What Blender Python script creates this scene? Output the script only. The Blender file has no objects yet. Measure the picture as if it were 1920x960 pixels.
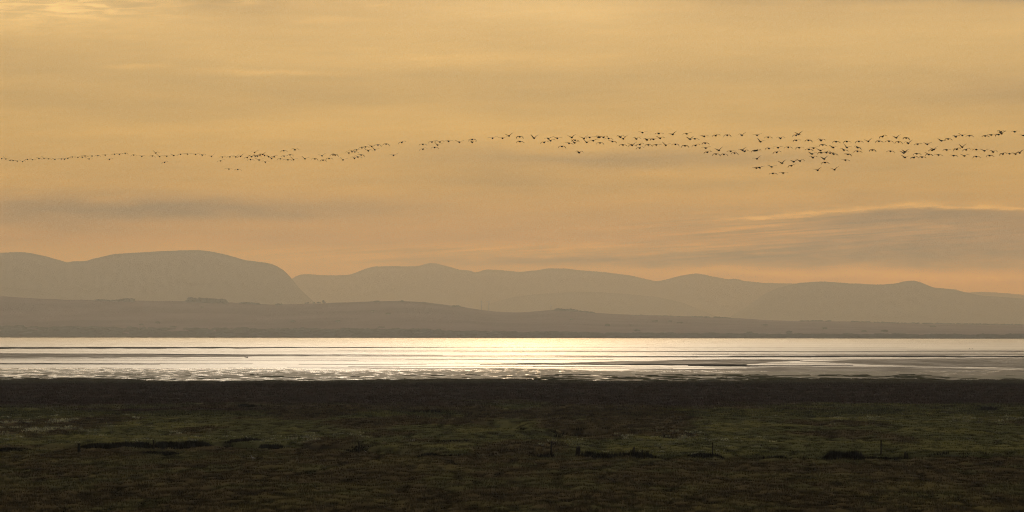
import bpy, bmesh, math, random
import numpy as np
from mathutils import Vector
random.seed(7); rng = np.random.default_rng(7)
S = bpy.context.scene
C = S.collection
R = math.radians

# ------------------------------------------------------------------ camera
F = 5445.0                     # focal length in photo pixels (1920 wide)
EYE = 12.0                     # eye height above the water
HY = 626.0                     # row of the horizon in the photo
cam = bpy.data.objects.new('camera', bpy.data.cameras.new('camera'))
C.objects.link(cam); S.camera = cam
cam.location = (0, 0, EYE); cam.rotation_euler = (R(90), 0, 0)
cam.data.sensor_width = 36; cam.data.lens = 36 * F / 1920
cam.data.shift_y = (HY - 480) / 1920
cam.data.clip_start = 0.5; cam.data.clip_end = 200000

S.view_settings.view_transform = 'Standard'; S.view_settings.look = 'None'
S.view_settings.exposure = 0; S.view_settings.gamma = 1
S.render.engine = 'CYCLES'
S.cycles.use_denoising = True
try:
    S.cycles.denoiser = 'OPENIMAGEDENOISE'; S.cycles.denoising_prefilter = 'NONE'
    S.cycles.denoising_input_passes = 'RGB_ALBEDO_NORMAL'
except Exception: pass
S.cycles.max_bounces = 4; S.cycles.diffuse_bounces = 2; S.cycles.glossy_bounces = 2
S.cycles.transmission_bounces = 2; S.cycles.volume_bounces = 0
S.cycles.sample_clamp_indirect = 4
S.cycles.use_adaptive_sampling = False
S.cycles.pixel_filter_type = 'BLACKMAN_HARRIS'; S.cycles.filter_width = 1.15

SUN_EL, SUN_AZ = R(14), R(0.3)
# ------------------------------------------------------------------ node maths
class E:
    """a socket with arithmetic"""
    nt = None
    def __init__(s, k): s.k = k
    def _op(s, op, *o, clamp=False):
        n = E.nt.nodes.new('ShaderNodeMath'); n.operation = op; n.use_clamp = clamp
        for i, v in enumerate((s,) + o):
            if isinstance(v, E): E.nt.links.new(v.k, n.inputs[i])
            else: n.inputs[i].default_value = v
        return E(n.outputs[0])
    def __add__(s, o): return s._op('ADD', o)
    __radd__ = __add__
    def __sub__(s, o): return s._op('SUBTRACT', o)
    def __mul__(s, o): return s._op('MULTIPLY', o)
    __rmul__ = __mul__
    def __truediv__(s, o): return s._op('DIVIDE', o)
    def p(s, o): return s._op('POWER', o)
    def smooth(s, a, b):
        n = E.nt.nodes.new('ShaderNodeMapRange'); n.interpolation_type = 'SMOOTHSTEP'
        E.nt.links.new(s.k, n.inputs[0]); n.inputs[1].default_value = a; n.inputs[2].default_value = b
        return E(n.outputs[0])
def val(x): 
    n = E.nt.nodes.new('ShaderNodeValue'); n.outputs[0].default_value = x; return E(n.outputs[0])
def comb(x, y, z):
    n = E.nt.nodes.new('ShaderNodeCombineXYZ')
    for i, v in enumerate((x, y, z)):
        if isinstance(v, E): E.nt.links.new(v.k, n.inputs[i])
        else: n.inputs[i].default_value = v
    return n.outputs[0]
def noise(vec, scale=1, detail=4, rough=.5, dist=0):
    n = E.nt.nodes.new('ShaderNodeTexNoise'); n.inputs['Scale'].default_value = scale
    n.inputs['Detail'].default_value = detail; n.inputs['Roughness'].default_value = rough
    n.inputs['Distortion'].default_value = dist
    if vec is not None: E.nt.links.new(vec, n.inputs['Vector'])
    return E(n.outputs[0])
def mixc(f, a, b, mode='MIX'):
    n = E.nt.nodes.new('ShaderNodeMix'); n.data_type = 'RGBA'; n.blend_type = mode
    if isinstance(f, E): E.nt.links.new(f.k, n.inputs[0])
    else: n.inputs[0].default_value = f
    for i, v in ((6, a), (7, b)):
        if isinstance(v, tuple): n.inputs[i].default_value = v + (1,)
        else: E.nt.links.new(v, n.inputs[i])
    return n.outputs[2]
def ramp(f, stops):
    n = E.nt.nodes.new('ShaderNodeValToRGB'); r = n.color_ramp
    while len(r.elements) < len(stops): r.elements.new(.5)
    for e, (p, c) in zip(r.elements, stops): e.position = p; e.color = tuple(c) + (1,)
    E.nt.links.new(f.k, n.inputs[0]); return n.outputs[0]
def lin(r, g, b):
    f = lambda c: (c / 255 / 12.92) if c / 255 <= .04045 else ((c / 255 + .055) / 1.055) ** 2.4
    return (f(r), f(g), f(b))

# ------------------------------------------------------------------ sky
W = bpy.data.worlds.new('World'); S.world = W; W.use_nodes = True
E.nt = nt = W.node_tree; nt.nodes.clear()
out = nt.nodes.new('ShaderNodeOutputWorld')
tc = nt.nodes.new('ShaderNodeTexCoord'); sp = nt.nodes.new('ShaderNodeSeparateXYZ')
nt.links.new(tc.outputs['Generated'], sp.inputs[0])
dx, dy, dz = (E(sp.outputs[i]) for i in range(3))
az = dx._op('ARCTAN2', dy); el = dz._op('ARCSINE')
# azimuth and elevation of the sky, in units of 1/5445 rad: u to the right, v downwards
u = az * F + 960.0; v = el * (-F) + HY
wn = noise(comb(u * (1 / 260), v * (1 / 60), 3.1), 1, 4, .55)
wn2 = noise(comb(u * (1 / 90), v * (1 / 22), 8.7), 1, 4, .6)
vw = v + (wn - .5) * 46 + (wn2 - .5) * 14
uw = u + (wn2 - .5) * 90
def blob(cx, cy, sx, sy, amp, tilt=0.0, U=None, V=None):
    U = U or uw; V = V or vw
    a = (U - cx) * (1 / sx); b = (V - cy + (U - cx) * tilt) * (1 / sy)
    g = (a * a + b * b) * -1.0
    return g._op('EXPONENT') * amp
K = SKYK = 1.0
# colours wanted at each elevation once seen through the haze; the sky behind it is what is left after removing the haze's share
HAZE_S = (5.7e-5, 6.84e-5, 1.2e-4); HAZE_TOP = 654.0
LINF = (.43, .262, .140)
def trans(y): return [math.exp(-s_ * min(33000, (HAZE_TOP - EYE) / max(1e-4, (HY - y) / F))) for s_ in HAZE_S]
WANT = [(-60, (206, 173, 124)), (0, (200, 164, 108)), (60, (205, 168, 108)), (150, (197, 161, 103)), (260, (197, 158, 97)), (350, (191, 151, 94)), (450, (184, 144, 90)), (500, (190, 151, 98)), (560, (196, 157, 104))]
base_stops = []
for y_, c_ in WANT:
    T = trans(y_); base_stops.append(((y_ + 60) / 700, tuple(max(.02, (w_ - l_ * (1 - t_)) / max(t_, .12)) for w_, l_, t_ in zip(lin(*c_), LINF, T))))
base = ramp((v + 60) * (1 / 700), base_stops)
def dens(f, lo, hi): return f.smooth(lo, hi)
streak = noise(comb(u * (1 / 330), v * (1 / 34), .7), 1, 5, .55)
fine = noise(comb(u * (1 / 70), v * (1 / 7) + u * .012, 5.3), 1, 4, .6)
B = (streak - .5) * .26 + (fine - .5) * .07
for a in [(110, 22, 200, 38, .12), (40, 70, 150, 30, .06), (700, 60, 500, 50, .05), (850, 112, 360, 22, .13), (500, 140, 110, 6, .15),
          (255, 131, 60, 6, .16), (610, 42, 60, 5, .10), (700, 12, 30, 3, .10), (720, 100, 200, 5, -.06), (1010, 22, 230, 36, .12), (1700, 75, 420, 60, .05), (1700, 160, 300, 50, .03), (600, 235, 500, 25, .04), (150, 255, 200, 14, .05),
          (700, 205, 150, 10, .04), (250, 458, 240, 12, .05), (900, 375, 280, 22, .04), (960, 250, 500, 30, .05),
          (330, 393, 330, 22, -.25), (60, 408, 120, 26, -.13), (150, 190, 260, 45, -.05), (460, 6, 90, 22, -.07),
          (1160, 297, 280, 15, -.12), (1450, 300, 120, 14, -.06), (930, 335, 150, 26, -.09), (1330, 150, 330, 45, -.05), (1230, 95, 60, 30, -.02),
          (1920, 180, 240, 45, -.12), (1850, -4, 300, 16, -.38), (1500, -6, 300, 12, -.12), (1330, 345, 200, 10, -.05), (700, 170, 300, 22, -.05), (60, 110, 200, 20, -.04)]:
    B = B + blob(*a)
# the grey cloud sheet low on the right, its lit upper edge, and the bars over the range
yc = 413 - (u.smooth(1280, 1700) * 28) + (u.smooth(1720, 1960) * 9) + (wn2 - .5) * 14 if False else (u.smooth(1440, 1720) * -20 + u.smooth(1240, 1480) * -6 + u.smooth(1720, 1960) * 9 + 411.0 + (wn2 - .5) * 22 + (fine - .5) * 9)
q = v - yc
edge = ((q - 2.0) * (1 / 4.2)); edge = (edge * edge * -1.0)._op('EXPONENT') * u.smooth(1240, 1420)
edge = edge * (fine.smooth(.35, .65) * .5 + .5)
under = q.smooth(2, 14) * (q.smooth(60, 150) * -1.0 + 1.0) * (u + (wn - .5) * 300).smooth(1330, 1640) * (streak.smooth(.25, .62) * .5 + .5)
bars = (blob(1400, 485, 330, 16, 1.0) + blob(1000, 490, 260, 10, .8) + blob(700, 487, 120, 7, .5) + blob(1800, 470, 300, 30, .8)) * (wn2.smooth(.25, .55) * .5 + .5)
B = B + edge * .22 + under * -.11 + bars * -.17
strand = noise(comb(u * (1 / 210) + v * .012, v * (1 / 5.5) + u * .012, 2.2), 1, 4, .55)
B = B + (strand - .5) * (blob(1430, 427, 190, 20, 1.0, 0, u, v) + blob(1650, 440, 260, 30, .6, 0, u, v) + blob(1350, 470, 200, 22, .8, 0, u, v) + blob(950, 468, 260, 12, .7, 0, u, v) + blob(560, 476, 260, 14, .4, 0, u, v))
B = B + blob(1760, 407, 210, 14, -.12) + blob(1200, 455, 60, 8, -.05)
lit = blob(1760, 431, 60, 5, .14, -.05) + blob(1400, 510, 240, 7, .18, -.02) + blob(1760, 516, 260, 11, .22, -.03) + blob(1060, 462, 220, 4, .08, .04) + blob(600, 480, 220, 9, .05)
B = B + lit
rip = noise(comb(u * (1 / 75) + v * .02, v * (1 / 9), 9.1), 1, 5, .6, .6)
B = B + (rip - .5) * (blob(110, 25, 210, 40, .75) + blob(455, 5, 50, 8, .6) + blob(1010, 30, 300, 30, .12) + blob(820, 110, 400, 30, .22) + blob(1600, 455, 420, 70, .55) + blob(1000, 475, 300, 30, .3))
B = B + (rip.smooth(.46, .60)) * blob(455, 4, 42, 6, .22, 0, u, v) + rip.smooth(.42, .62) * blob(100, 12, 210, 26, .24, 0, u, v)
mauve = (under * .95 + bars * .6 + blob(300, 395, 420, 26, .5) + blob(1160, 297, 300, 17, .35) + blob(1880, 2, 240, 12, .7) + blob(1900, 180, 200, 40, .25)) 
mauve = mauve._op('MINIMUM', 1.0)
pale = (edge * .5 + blob(110, 20, 220, 42, .6) + blob(1010, 20, 250, 38, .45) + blob(1700, 80, 420, 70, .15))._op('MINIMUM', 1.0)
col = mixc(mauve * .55, base, (.49, .34, .235)); col = mixc(pale * .5, col, (.88, .66, .30))
Bm = B * (1.35 + (v.smooth(60, 520) * 1.6)) + 1.0
cb = nt.nodes.new('ShaderNodeVectorMath'); cb.operation = 'SCALE'
nt.links.new(col, cb.inputs[0]); nt.links.new(Bm.k, cb.inputs['Scale']); col = cb.outputs[0]
# veiled sun above the frame and the darker dome behind the viewer
sx_, sy_, sz_ = math.sin(SUN_AZ) * math.cos(SUN_EL), math.cos(SUN_AZ) * math.cos(SUN_EL), math.sin(SUN_EL)
cosang = dx * sx_ + dy * sy_ + dz * sz_
ang = cosang._op('MINIMUM', .99999)._op('ARCCOSINE')
domec = ramp(cosang * .5 + .5, [(0, (.030, .033, .040)), (.5, (.048, .048, .052)), (.85, (.17, .14, .10)), (1, (.75, .58, .34))])
up = el.smooth(R(7.0), R(26)); side = (ang).smooth(R(24), R(70))
col = mixc((up + side)._op('MINIMUM', 1.0), col, domec)
g1 = (az + R(1.3)) * (1 / R(7.0)); g1b = (el - R(13)) * (1 / R(4.2)); g1 = (g1 * g1 * -1.0 + g1b * g1b * -1.0)._op('EXPONENT') * el.smooth(R(6.8), R(10.0)) * 8.5
g2 = ((el - R(13)) * (1 / R(5.0))); g2 = (g2 * g2 * -1.0)._op('EXPONENT') * (side * -1.0 + 1.0) * el.smooth(R(6.8), R(10)) * 2.1
gc = nt.nodes.new('ShaderNodeVectorMath'); gc.operation = 'SCALE'; gc.inputs[0].default_value = (1.0, .96, .90)
nt.links.new((g1 + g2).k, gc.inputs['Scale'])
ad = nt.nodes.new('ShaderNodeVectorMath'); ad.operation = 'ADD'
nt.links.new(col, ad.inputs[0]); nt.links.new(gc.outputs[0], ad.inputs[1])
bg = nt.nodes.new('ShaderNodeBackground'); nt.links.new(ad.outputs[0], bg.inputs[0]); bg.inputs[1].default_value = SKYK
sky = nt.nodes.new('ShaderNodeTexSky'); sky.sky_type = 'NISHITA'; sky.sun_disc = False
sky.sun_elevation = SUN_EL; sky.sun_rotation = SUN_AZ; sky.dust_density = 4
bs = nt.nodes.new('ShaderNodeBackground'); nt.links.new(sky.outputs[0], bs.inputs[0]); bs.inputs[1].default_value = .05
mx = nt.nodes.new('ShaderNodeMixShader'); mx.inputs[0].default_value = .985     # share of the sky under thin cloud
nt.links.new(bs.outputs[0], mx.inputs[1]); nt.links.new(bg.outputs[0], mx.inputs[2]); nt.links.new(mx.outputs[0], out.inputs[0])
W.cycles.sampling_method = 'MANUAL'; W.cycles.sample_map_resolution = 2048

sun = bpy.data.objects.new('sun', bpy.data.lights.new('sun', 'SUN')); C.objects.link(sun)
sun.data.energy = 0.08; sun.data.angle = R(0.6); sun.data.color = (1, .66, .32)
sun.rotation_euler = (-Vector((sx_, sy_, sz_))).to_track_quat('-Z', 'Y').to_euler()
sun.location = (0, 100, 200)

# ------------------------------------------------------------------ helpers
def tag(o, label=None, cat=None, group=None, kind=None):
    for k_, v_ in (('label', label), ('category', cat), ('group', group), ('kind', kind)):
        if v_: o[k_] = v_
    return o
def mat(name, col=(.1, .1, .1), rough=.8, spec=.3, build=None):
    m = bpy.data.materials.new(name); m.use_nodes = True
    b = m.node_tree.nodes['Principled BSDF']
    b.inputs['Base Color'].default_value = tuple(col) + (1,); b.inputs['Roughness'].default_value = rough
    b.inputs['Specular IOR Level'].default_value = spec
    if spec <= .15: b.inputs['Specular IOR Level'].default_value = 0; b.inputs['IOR'].default_value = 1.01
    if build:
        E.nt = m.node_tree; build(m.node_tree, b)
    return m
def posn(nt):
    g = nt.nodes.new('ShaderNodeNewGeometry'); s_ = nt.nodes.new('ShaderNodeSeparateXYZ')
    nt.links.new(g.outputs['Position'], s_.inputs[0]); return [E(s_.outputs[i]) for i in range(3)]
def objmesh(name, V, Fs, m, parent=None, smooth=False, colors=None):
    me = bpy.data.meshes.new(name)
    if isinstance(V, np.ndarray) and isinstance(Fs, np.ndarray):
        nv = len(V); me.vertices.add(nv); me.vertices.foreach_set('co', V.astype(np.float32).ravel())
        k = Fs.shape[1]; nf = len(Fs)
        me.loops.add(nf * k); me.loops.foreach_set('vertex_index', Fs.astype(np.int32).ravel())
        me.polygons.add(nf); me.polygons.foreach_set('loop_start', np.arange(0, nf * k, k, dtype=np.int32))
        try: me.polygons.foreach_set('loop_total', np.full(nf, k, dtype=np.int32))
        except Exception: pass
        me.update(calc_edges=True)
    else:
        me.from_pydata([tuple(p) for p in V], [], Fs); me.update()
    if colors is not None:
        a = me.color_attributes.new('tint', 'FLOAT_COLOR', 'POINT')
        c4 = np.ones((len(colors), 4), np.float32); c4[:, :3] = colors
        a.data.foreach_set('color', c4.ravel())
    me.materials.append(m)
    if smooth: me.polygons.foreach_set('use_smooth', [True] * len(me.polygons))
    o = bpy.data.objects.new(name, me); C.objects.link(o)
    if parent: o.parent = parent
    return o
def empty(name, loc, rz=0):
    o = bpy.data.objects.new(name, None); C.objects.link(o); o.location = loc; o.rotation_euler = (0, 0, rz); return o
def at(px, py, z):                         # point of the level z seen along this direction
    d = (EYE - z) * F / (py - HY); return (d * (px - 960) / F, d)
def sight(px, py, d): return (d * (px - 960) / F, d, EYE + d * (HY - py) / F)
_P = rng.permutation(4096); _G = rng.random(4096)
def vnoise(x, y, seed=0):
    xi = np.floor(x).astype(int); yi = np.floor(y).astype(int); fx = x - xi; fy = y - yi
    fx = fx * fx * (3 - 2 * fx); fy = fy * fy * (3 - 2 * fy)
    h = lambda a, b: _G[_P[(_P[(a + seed * 57) & 4095] + b) & 4095]]
    return (h(xi, yi) * (1 - fx) + h(xi + 1, yi) * fx) * (1 - fy) + (h(xi, yi + 1) * (1 - fx) + h(xi + 1, yi + 1) * fx) * fy
def fbm(x, y, o=4, seed=0):
    t = 0; a = .5; s = 0
    for i in range(o): t = t + a * vnoise(x * 2 ** i, y * 2 ** i, seed + i); s += a; a *= .5
    return t / s
def sstep(a, b, x): t = np.clip((x - a) / (b - a), 0, 1); return t * t * (3 - 2 * t)
def gridfaces(nr, nc):
    i = np.arange(nr - 1)[:, None] * nc + np.arange(nc - 1)[None, :]
    return np.stack([i, i + 1, i + nc + 1, i + nc], -1).reshape(-1, 4)

# ------------------------------------------------------------------ ground sheet and water
m_base = mat('estuary_bed', (.05, .045, .035), .9)
objmesh('ground', [(-40000, -2000, -3), (40000, -2000, -3), (40000, 60000, -3), (-40000, 60000, -3)], [(0, 1, 2, 3)], m_base)['kind'] = 'structure'

def b_water(nt, b):
    x, y, z = posn(nt)
    n1 = noise(comb(x * (1 / 260), y * (1 / 420), 0), 1, 3, .5)
    b.inputs['IOR'].default_value = 1.33
    st = noise(comb(x * (1 / 900), y * (1 / 70), 1.3), 1, 5, .62)
    st2 = noise(comb(x * (1 / 120), y * (1 / 26), 6.3), 1, 5, .62)
    sand = (st + (st2 - .5) * .35 + x.smooth(20, 260) * .08).smooth(.50, .64) * ((y.smooth(1900, 2600) * -1.0 + 1.0)) * .8
    r = n1.smooth(.35, .65) * .04 + .29 + sand * .12
    nt.links.new(r.k, b.inputs['Roughness'])
    nt.links.new((sand * -.36 + .5).k, b.inputs['Specular IOR Level'])
    nt.links.new(mixc(sand, (.02, .025, .025), (.06, .048, .04)), b.inputs['Base Color'])
    w = noise(comb(x * .5, y * .9, 0), 1, 4, .6)
    bp = nt.nodes.new('ShaderNodeBump'); bp.inputs['Strength'].default_value = .12; bp.inputs['Distance'].default_value = .12
    nt.links.new(w.k, bp.inputs['Height']); nt.links.new(bp.outputs[0], b.inputs['Normal'])
m_water = mat('water', (.02, .025, .025), .2, .5, b_water)
objmesh('water', [(-9000, 560, 0), (9000, 560, 0), (9000, 11500, 0), (-9000, 11500, 0)], [(0, 1, 2, 3)], m_water)['kind'] = 'structure'

# tidal mud banks: low lenses of mud standing a hand above the water
def b_mud(nt, b):
    x, y, z = posn(nt)
    n1 = noise(comb(x * (1 / 16), y * (1 / 90), 0), 1, 5, .65)
    n2 = noise(comb(x * (1 / 120), y * (1 / 300), 4), 1, 3, .5)
    nt.links.new((n1.smooth(.40, .60) * .16 + n2 * .2 + .48).k, b.inputs['Roughness'])
    nt.links.new(mixc(n1.smooth(.35, .65), (.045, .038, .03), (.075, .062, .045)), b.inputs['Base Color'])
m_mud = mat('wet_mud', (.06, .05, .04), .5, .16, b_mud)
def b_mud2(nt, b):
    nt.links.new(mixc(.5, (.02, .017, .015), (.03, .025, .022)), b.inputs['Base Color']); b.inputs['Roughness'].default_value = .9; b.inputs['Specular IOR Level'].default_value = .0; b.inputs['IOR'].default_value = 1.02
m_mud_dark = mat('firm_dark_mud', (.05, .04, .03), .7, .05, b_mud2)
def bank(name, top, bot, m, z=.12):
    """outline given by its far edge and near edge, as (photo x, photo y) seen on the level z"""
    def samp(pts, xs): return np.interp(xs, [p[0] for p in pts], [p[1] for p in pts])
    x0 = max(top[0][0], bot[0][0]); x1 = min(top[-1][0], bot[-1][0])
    xs = np.linspace(x0, x1, 160)
    yt = samp(top, xs); yb = samp(bot, xs)
    wob = (fbm(xs / 45, xs * 0 + top[0][1], 4, 3) - .5); wob2 = (fbm(xs / 30, xs * 0 + bot[0][1] + 9, 4, 5) - .5)
    th = yb - yt
    yt = yt + wob * np.minimum(th * .8, 1.6); yb = yb + wob2 * np.minimum(th * .8, 2.0)
    yb = np.maximum(yb, yt + .06)
    V = []; rows = 7
    for k in range(rows):
        t = k / (rows - 1); zz = z * math.sin(math.pi * t) ** .5 if 0 < t < 1 else -.05
        for X, a, b_ in zip(xs, yt, yb):
            py = a + (b_ - a) * t; px_, d = at(X, py, z); V.append((px_, d, zz))
    V = np.array(V); o = objmesh(name, V, gridfaces(rows, len(xs))[:, ::-1], m, smooth=True)
    o['kind'] = 'structure'; return o
bank('mud_bank', [(-250, 650.2), (0, 650.3), (400, 650.3), (660, 650.4), (900, 650.6)], [(-250, 654.0), (0, 653.9), (400, 653.2), (660, 652.1), (900, 651.1)], m_mud_dark)
bank('mud_bank', [(860, 650.4), (1400, 650.8), (1700, 651)], [(860, 651.1), (1400, 651.2), (1700, 651.2)], m_mud)
bank('mud_bank', [(-250, 661.5), (0, 662.2), (280, 662.8), (460, 664), (640, 664.3), (830, 665.2)], [(-250, 672), (0, 671.5), (280, 670.6), (460, 668.2), (640, 666.6), (830, 665.6)], m_mud)
bank('mud_bank', [(-250, 662.2), (0, 662.2), (280, 662.9), (460, 664.2), (640, 664.4), (830, 665.1)], [(-250, 663), (0, 663.2), (280, 664.2), (460, 665.8), (640, 666), (830, 665.7)], m_mud_dark, .2)
bank('mud_bank', [(850, 659.4), (1300, 658.9), (1700, 658.6), (2150, 658.8)], [(850, 659.8), (1300, 659.9), (1700, 659.8), (2150, 660.2)], m_mud_dark)
bank('mud_bank', [(1040, 668.8), (1200, 667.6), (1450, 666.8), (1920, 667.2), (2150, 667.2)], [(1040, 669.1), (1200, 668.8), (1450, 669.3), (1920, 669.6), (2150, 669.6)], m_mud_dark)
bank('mud_bank', [(760, 674), (1000, 673.8), (1150, 674)], [(760, 674.4), (1000, 674.8), (1150, 674.6)], m_mud)
bank('mud_bank', [(940, 681.5), (1060, 679.5), (1200, 675.5), (1330, 673.3), (1440, 673.2), (1505, 675)], [(940, 682), (1060, 682.6), (1200, 683.8), (1330, 684.6), (1400, 683.5), (1440, 679), (1505, 675.8)], m_mud)
bank('mud_bank', [(900, 682.6), (1100, 681.6), (1250, 682.2), (1400, 682.6)], [(900, 682.8), (1100, 683), (1250, 684.2), (1400, 684)], m_mud_dark, .2)
bank('mud_bank', [(1280, 674.2), (1380, 673.8), (1500, 674.8)], [(1280, 674.8), (1380, 675.2), (1500, 675.9)], m_mud_dark, .2)
bank('mud_bank', [(1290, 684.2), (1420, 684.4), (1500, 684.6), (1600, 684.2)], [(1290, 685.8), (1420, 686.4), (1500, 686.2), (1600, 684.8)], m_mud_dark)
bank('mud_bank', [(1500, 677.5), (1580, 674.5), (1640, 672.0), (1760, 670.4), (1920, 670.2), (2150, 670)], [(1500, 678.5), (1580, 680.5), (1640, 684.5), (1760, 687.5), (1920, 690.6), (2150, 693)], m_mud)
bank('mud_bank', [(1400, 689), (1560, 686.4), (1700, 688.2), (1920, 693), (2150, 695)], [(1400, 692), (1560, 693.5), (1700, 695.5), (1920, 697), (2150, 699)], m_mud)
bank('mud_bank', [(1700, 657.0), (1800, 656.6), (2150, 656.5)], [(1700, 657.2), (1800, 657.1), (2150, 657.2)], m_mud)
bank('mud_bank', [(560, 656.4), (900, 655.8), (1200, 655.8)], [(560, 656.6), (900, 656.3), (1200, 656.3)], m_mud)
bank('mud_bank', [(560, 682.6), (700, 683), (800, 682.6)], [(560, 682.9), (700, 683.7), (800, 682.9)], m_mud)

_r = random.Random(41)
for i in range(44):                       # thin bars of sand just breaking the surface
    cx_ = _r.uniform(-100, 2050) if i % 2 else _r.uniform(900, 2050); L_ = _r.uniform(60, 330); cy_ = 655 + 36 * _r.random() ** .8; th_ = _r.uniform(.12, .45) * (1 + (cy_ - 655) / 30)
    sl_ = _r.uniform(-.0012, .0012); k2 = _r.uniform(-.5, .5) * L_
    bank('mud_bank', [(cx_ - L_, cy_ + sl_ * L_), (cx_ + k2, cy_ - th_ / 2), (cx_ + L_, cy_ - sl_ * L_)], [(cx_ - L_, cy_ + sl_ * L_ + .08), (cx_ + k2, cy_ + th_ / 2), (cx_ + L_, cy_ - sl_ * L_ + .08)], m_mud_dark if i % 5 == 0 else m_mud, .10)
bank('mud_bank', [(1180, 691.8), (1400, 690.5), (1700, 690.2), (1920, 694.5), (2150, 697)], [(1180, 692.4), (1400, 696.5), (1700, 698.5), (1920, 701), (2150, 703)], m_mud)
bank('mud_bank', [(1560, 664.2), (1760, 663.6), (2150, 663.4)], [(1560, 664.4), (1760, 664.4), (2150, 664.6)], m_mud)
# shore flat: muddy saltings in front of the marsh, broken by pools
def b_flat(nt, b):
    x, y, z = posn(nt)
    p = noise(comb(x * (1 / 3.2), y * (1 / 11), 0), 1, 5, .6)
    q = noise(comb(x * (1 / 40), y * (1 / 60), 2), 1, 3, .5)
    wet = (p + (q - .5) * .35 - x.smooth(-60, 30) * .09 + (y.smooth(860, 960)) * .06).smooth(.52, .60)
    nt.links.new((wet * -.36 + .62).k, b.inputs['Roughness'])
    nt.links.new((wet * .40 + .06).k, b.inputs['Specular IOR Level'])
    nt.links.new(mixc(q.smooth(.4, .6), (.15, .15, .085), (.20, .175, .12)), b.inputs['Base Color'])
m_flat = mat('shore_flat', (.1, .1, .06), .5, .3, b_flat)
nc, nr = 420, 90
yy = np.linspace(655, 1130, nr)[:, None]; k_ = np.linspace(-1.35, 1.35, nc)[None, :]
X = yy * k_ * .1763; Y = yy + 0 * k_
edge_d = 1010 + (fbm(X / 60, X * 0, 4, 11) - .5) * 160 - X * .25
H = .10 + (fbm(X / 5, Y / 9, 4, 12) - .42) * .55 * (.35 + .65 * sstep(940, 800, Y))
H = H - sstep(edge_d - 30, edge_d + 10, Y) * .35
objmesh('shore_flat', np.stack([X, Y, H], -1).reshape(-1, 3), gridfaces(nr, nc), m_flat, smooth=True)['kind'] = 'structure'

# ------------------------------------------------------------------ salt marsh
GZ = 1.0
def dist_poly(X, Y, pts):
    best = np.full(np.shape(X), 1e9)
    for (ax, ay), (bx, by) in zip(pts[:-1], pts[1:]):
        vx, vy = bx - ax, by - ay; L = vx * vx + vy * vy
        t = np.clip(((X - ax) * vx + (Y - ay) * vy) / L, 0, 1)
        best = np.minimum(best, np.hypot(X - ax - t * vx, Y - ay - t * vy))
    return best
ditch = [at(a, b_, GZ) for a, b_ in [(-300, 842), (0, 840), (150, 836), (300, 835), (400, 831), (500, 837), (620, 836), (780, 853), (900, 855), (1000, 852), (1080, 855), (1250, 856), (1400, 856), (1560, 859), (1700, 857), (1920, 853), (2200, 851)]]
hollow1 = [at(a, b_, GZ) for a, b_ in [(925, 791), (955, 796), (985, 802)]]
hollow2 = [at(a, b_, GZ) for a, b_ in [(1020, 811), (1060, 815), (1110, 806)]]
def marsh_edge(X): return 738 + (fbm(X / 26, X * 0 + 3, 4, 21) - .5) * 85 + (fbm(X / 3, X * 0 + 7, 3, 22) - .5) * 22
def height(X, Y):
    h = GZ + (fbm(X / 14, Y / 18, 4, 31) - .5) * .28 + (fbm(X / .85, Y / 2.2, 3, 44) - .5) * .46 * sstep(470, 300, Y)
    dd = dist_poly(X, Y, ditch); w = 2.0 + 3.0 * fbm(X / 9, Y / 9, 2, 33)
    h = h - 1.0 * sstep(w, w * .35, dd) * sstep(.25, .5, fbm(X / 16, Y * 0 + 5, 2, 34) + .15)
    for hl in (hollow1, hollow2): h = h - .9 * sstep(4.5, 1.0, dist_poly(X, Y, hl))
    h = h + 9.2 * sstep(112, 4, Y)
    h = h - .6 * sstep(600, 725, Y)
    h = h - 1.3 * sstep(-3, 3, Y - marsh_edge(X))
    return h
def zones(X, Y):
    """share of green sward, purple marsh plants, brown rough grass"""
    pxv = 960 + F * X / Y; pyv = HY + F * (EYE - GZ) / Y
    wob = (fbm(X / 18, Y / 30, 4, 41) - .5)
    far = sstep(757 + 6, 757 - 6, pyv + wob * 26 - 8 * np.exp(-((pxv - 250) / 400) ** 2))
    near_line = np.interp(pxv, [0, 380, 640, 700, 1000, 1900], [834, 834, 838, 846, 856, 858])
    near = sstep(-2.5, 2.5, pyv - near_line + wob * 6)
    green = (1 - far) * (1 - near)
    br = sstep(.54, .68, fbm(X / 9 + 3, Y / 40, 4, 42) + .26 * np.exp(-(((pxv - 1000) / 480) ** 2 + ((pyv - 785) / 26) ** 2)) - .12 * sstep(1050, 1300, pxv) + .10 * np.exp(-((pyv - 768) / 8) ** 2))
    return green * (1 - br), far, near, green * br
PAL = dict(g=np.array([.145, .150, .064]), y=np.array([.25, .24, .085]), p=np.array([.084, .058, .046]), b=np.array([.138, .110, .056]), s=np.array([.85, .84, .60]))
def tint(X, Y):
    g, far, near, br = zones(X, Y)
    c = g[..., None] * PAL['g'] + far[..., None] * PAL['p'] + (near * .95 + br)[..., None] * PAL['b']
    yl = sstep(.5, .7, fbm(X / 5 + 9, Y / 14, 3, 43)) * (g + .45 * near)
    c = c * (1 - .6 * yl[..., None]) + .6 * yl[..., None] * PAL['y']
    gg = sstep(.55, .68, fbm(X / 4, Y / 8, 3, 46)) * near * .55
    c = c * (1 - gg[..., None]) + gg[..., None] * PAL['g']
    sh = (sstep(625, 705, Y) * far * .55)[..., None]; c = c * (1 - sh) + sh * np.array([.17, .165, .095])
    c = c * (.40 + .90 * sstep(.32, .62, fbm(X / .85, Y / 2.2, 3, 44)) * (1 - far * .5) + .25 * far)[..., None]  # tussock shadow painted into the tint: hollows darker, tops lighter, following the relief
    return c
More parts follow.
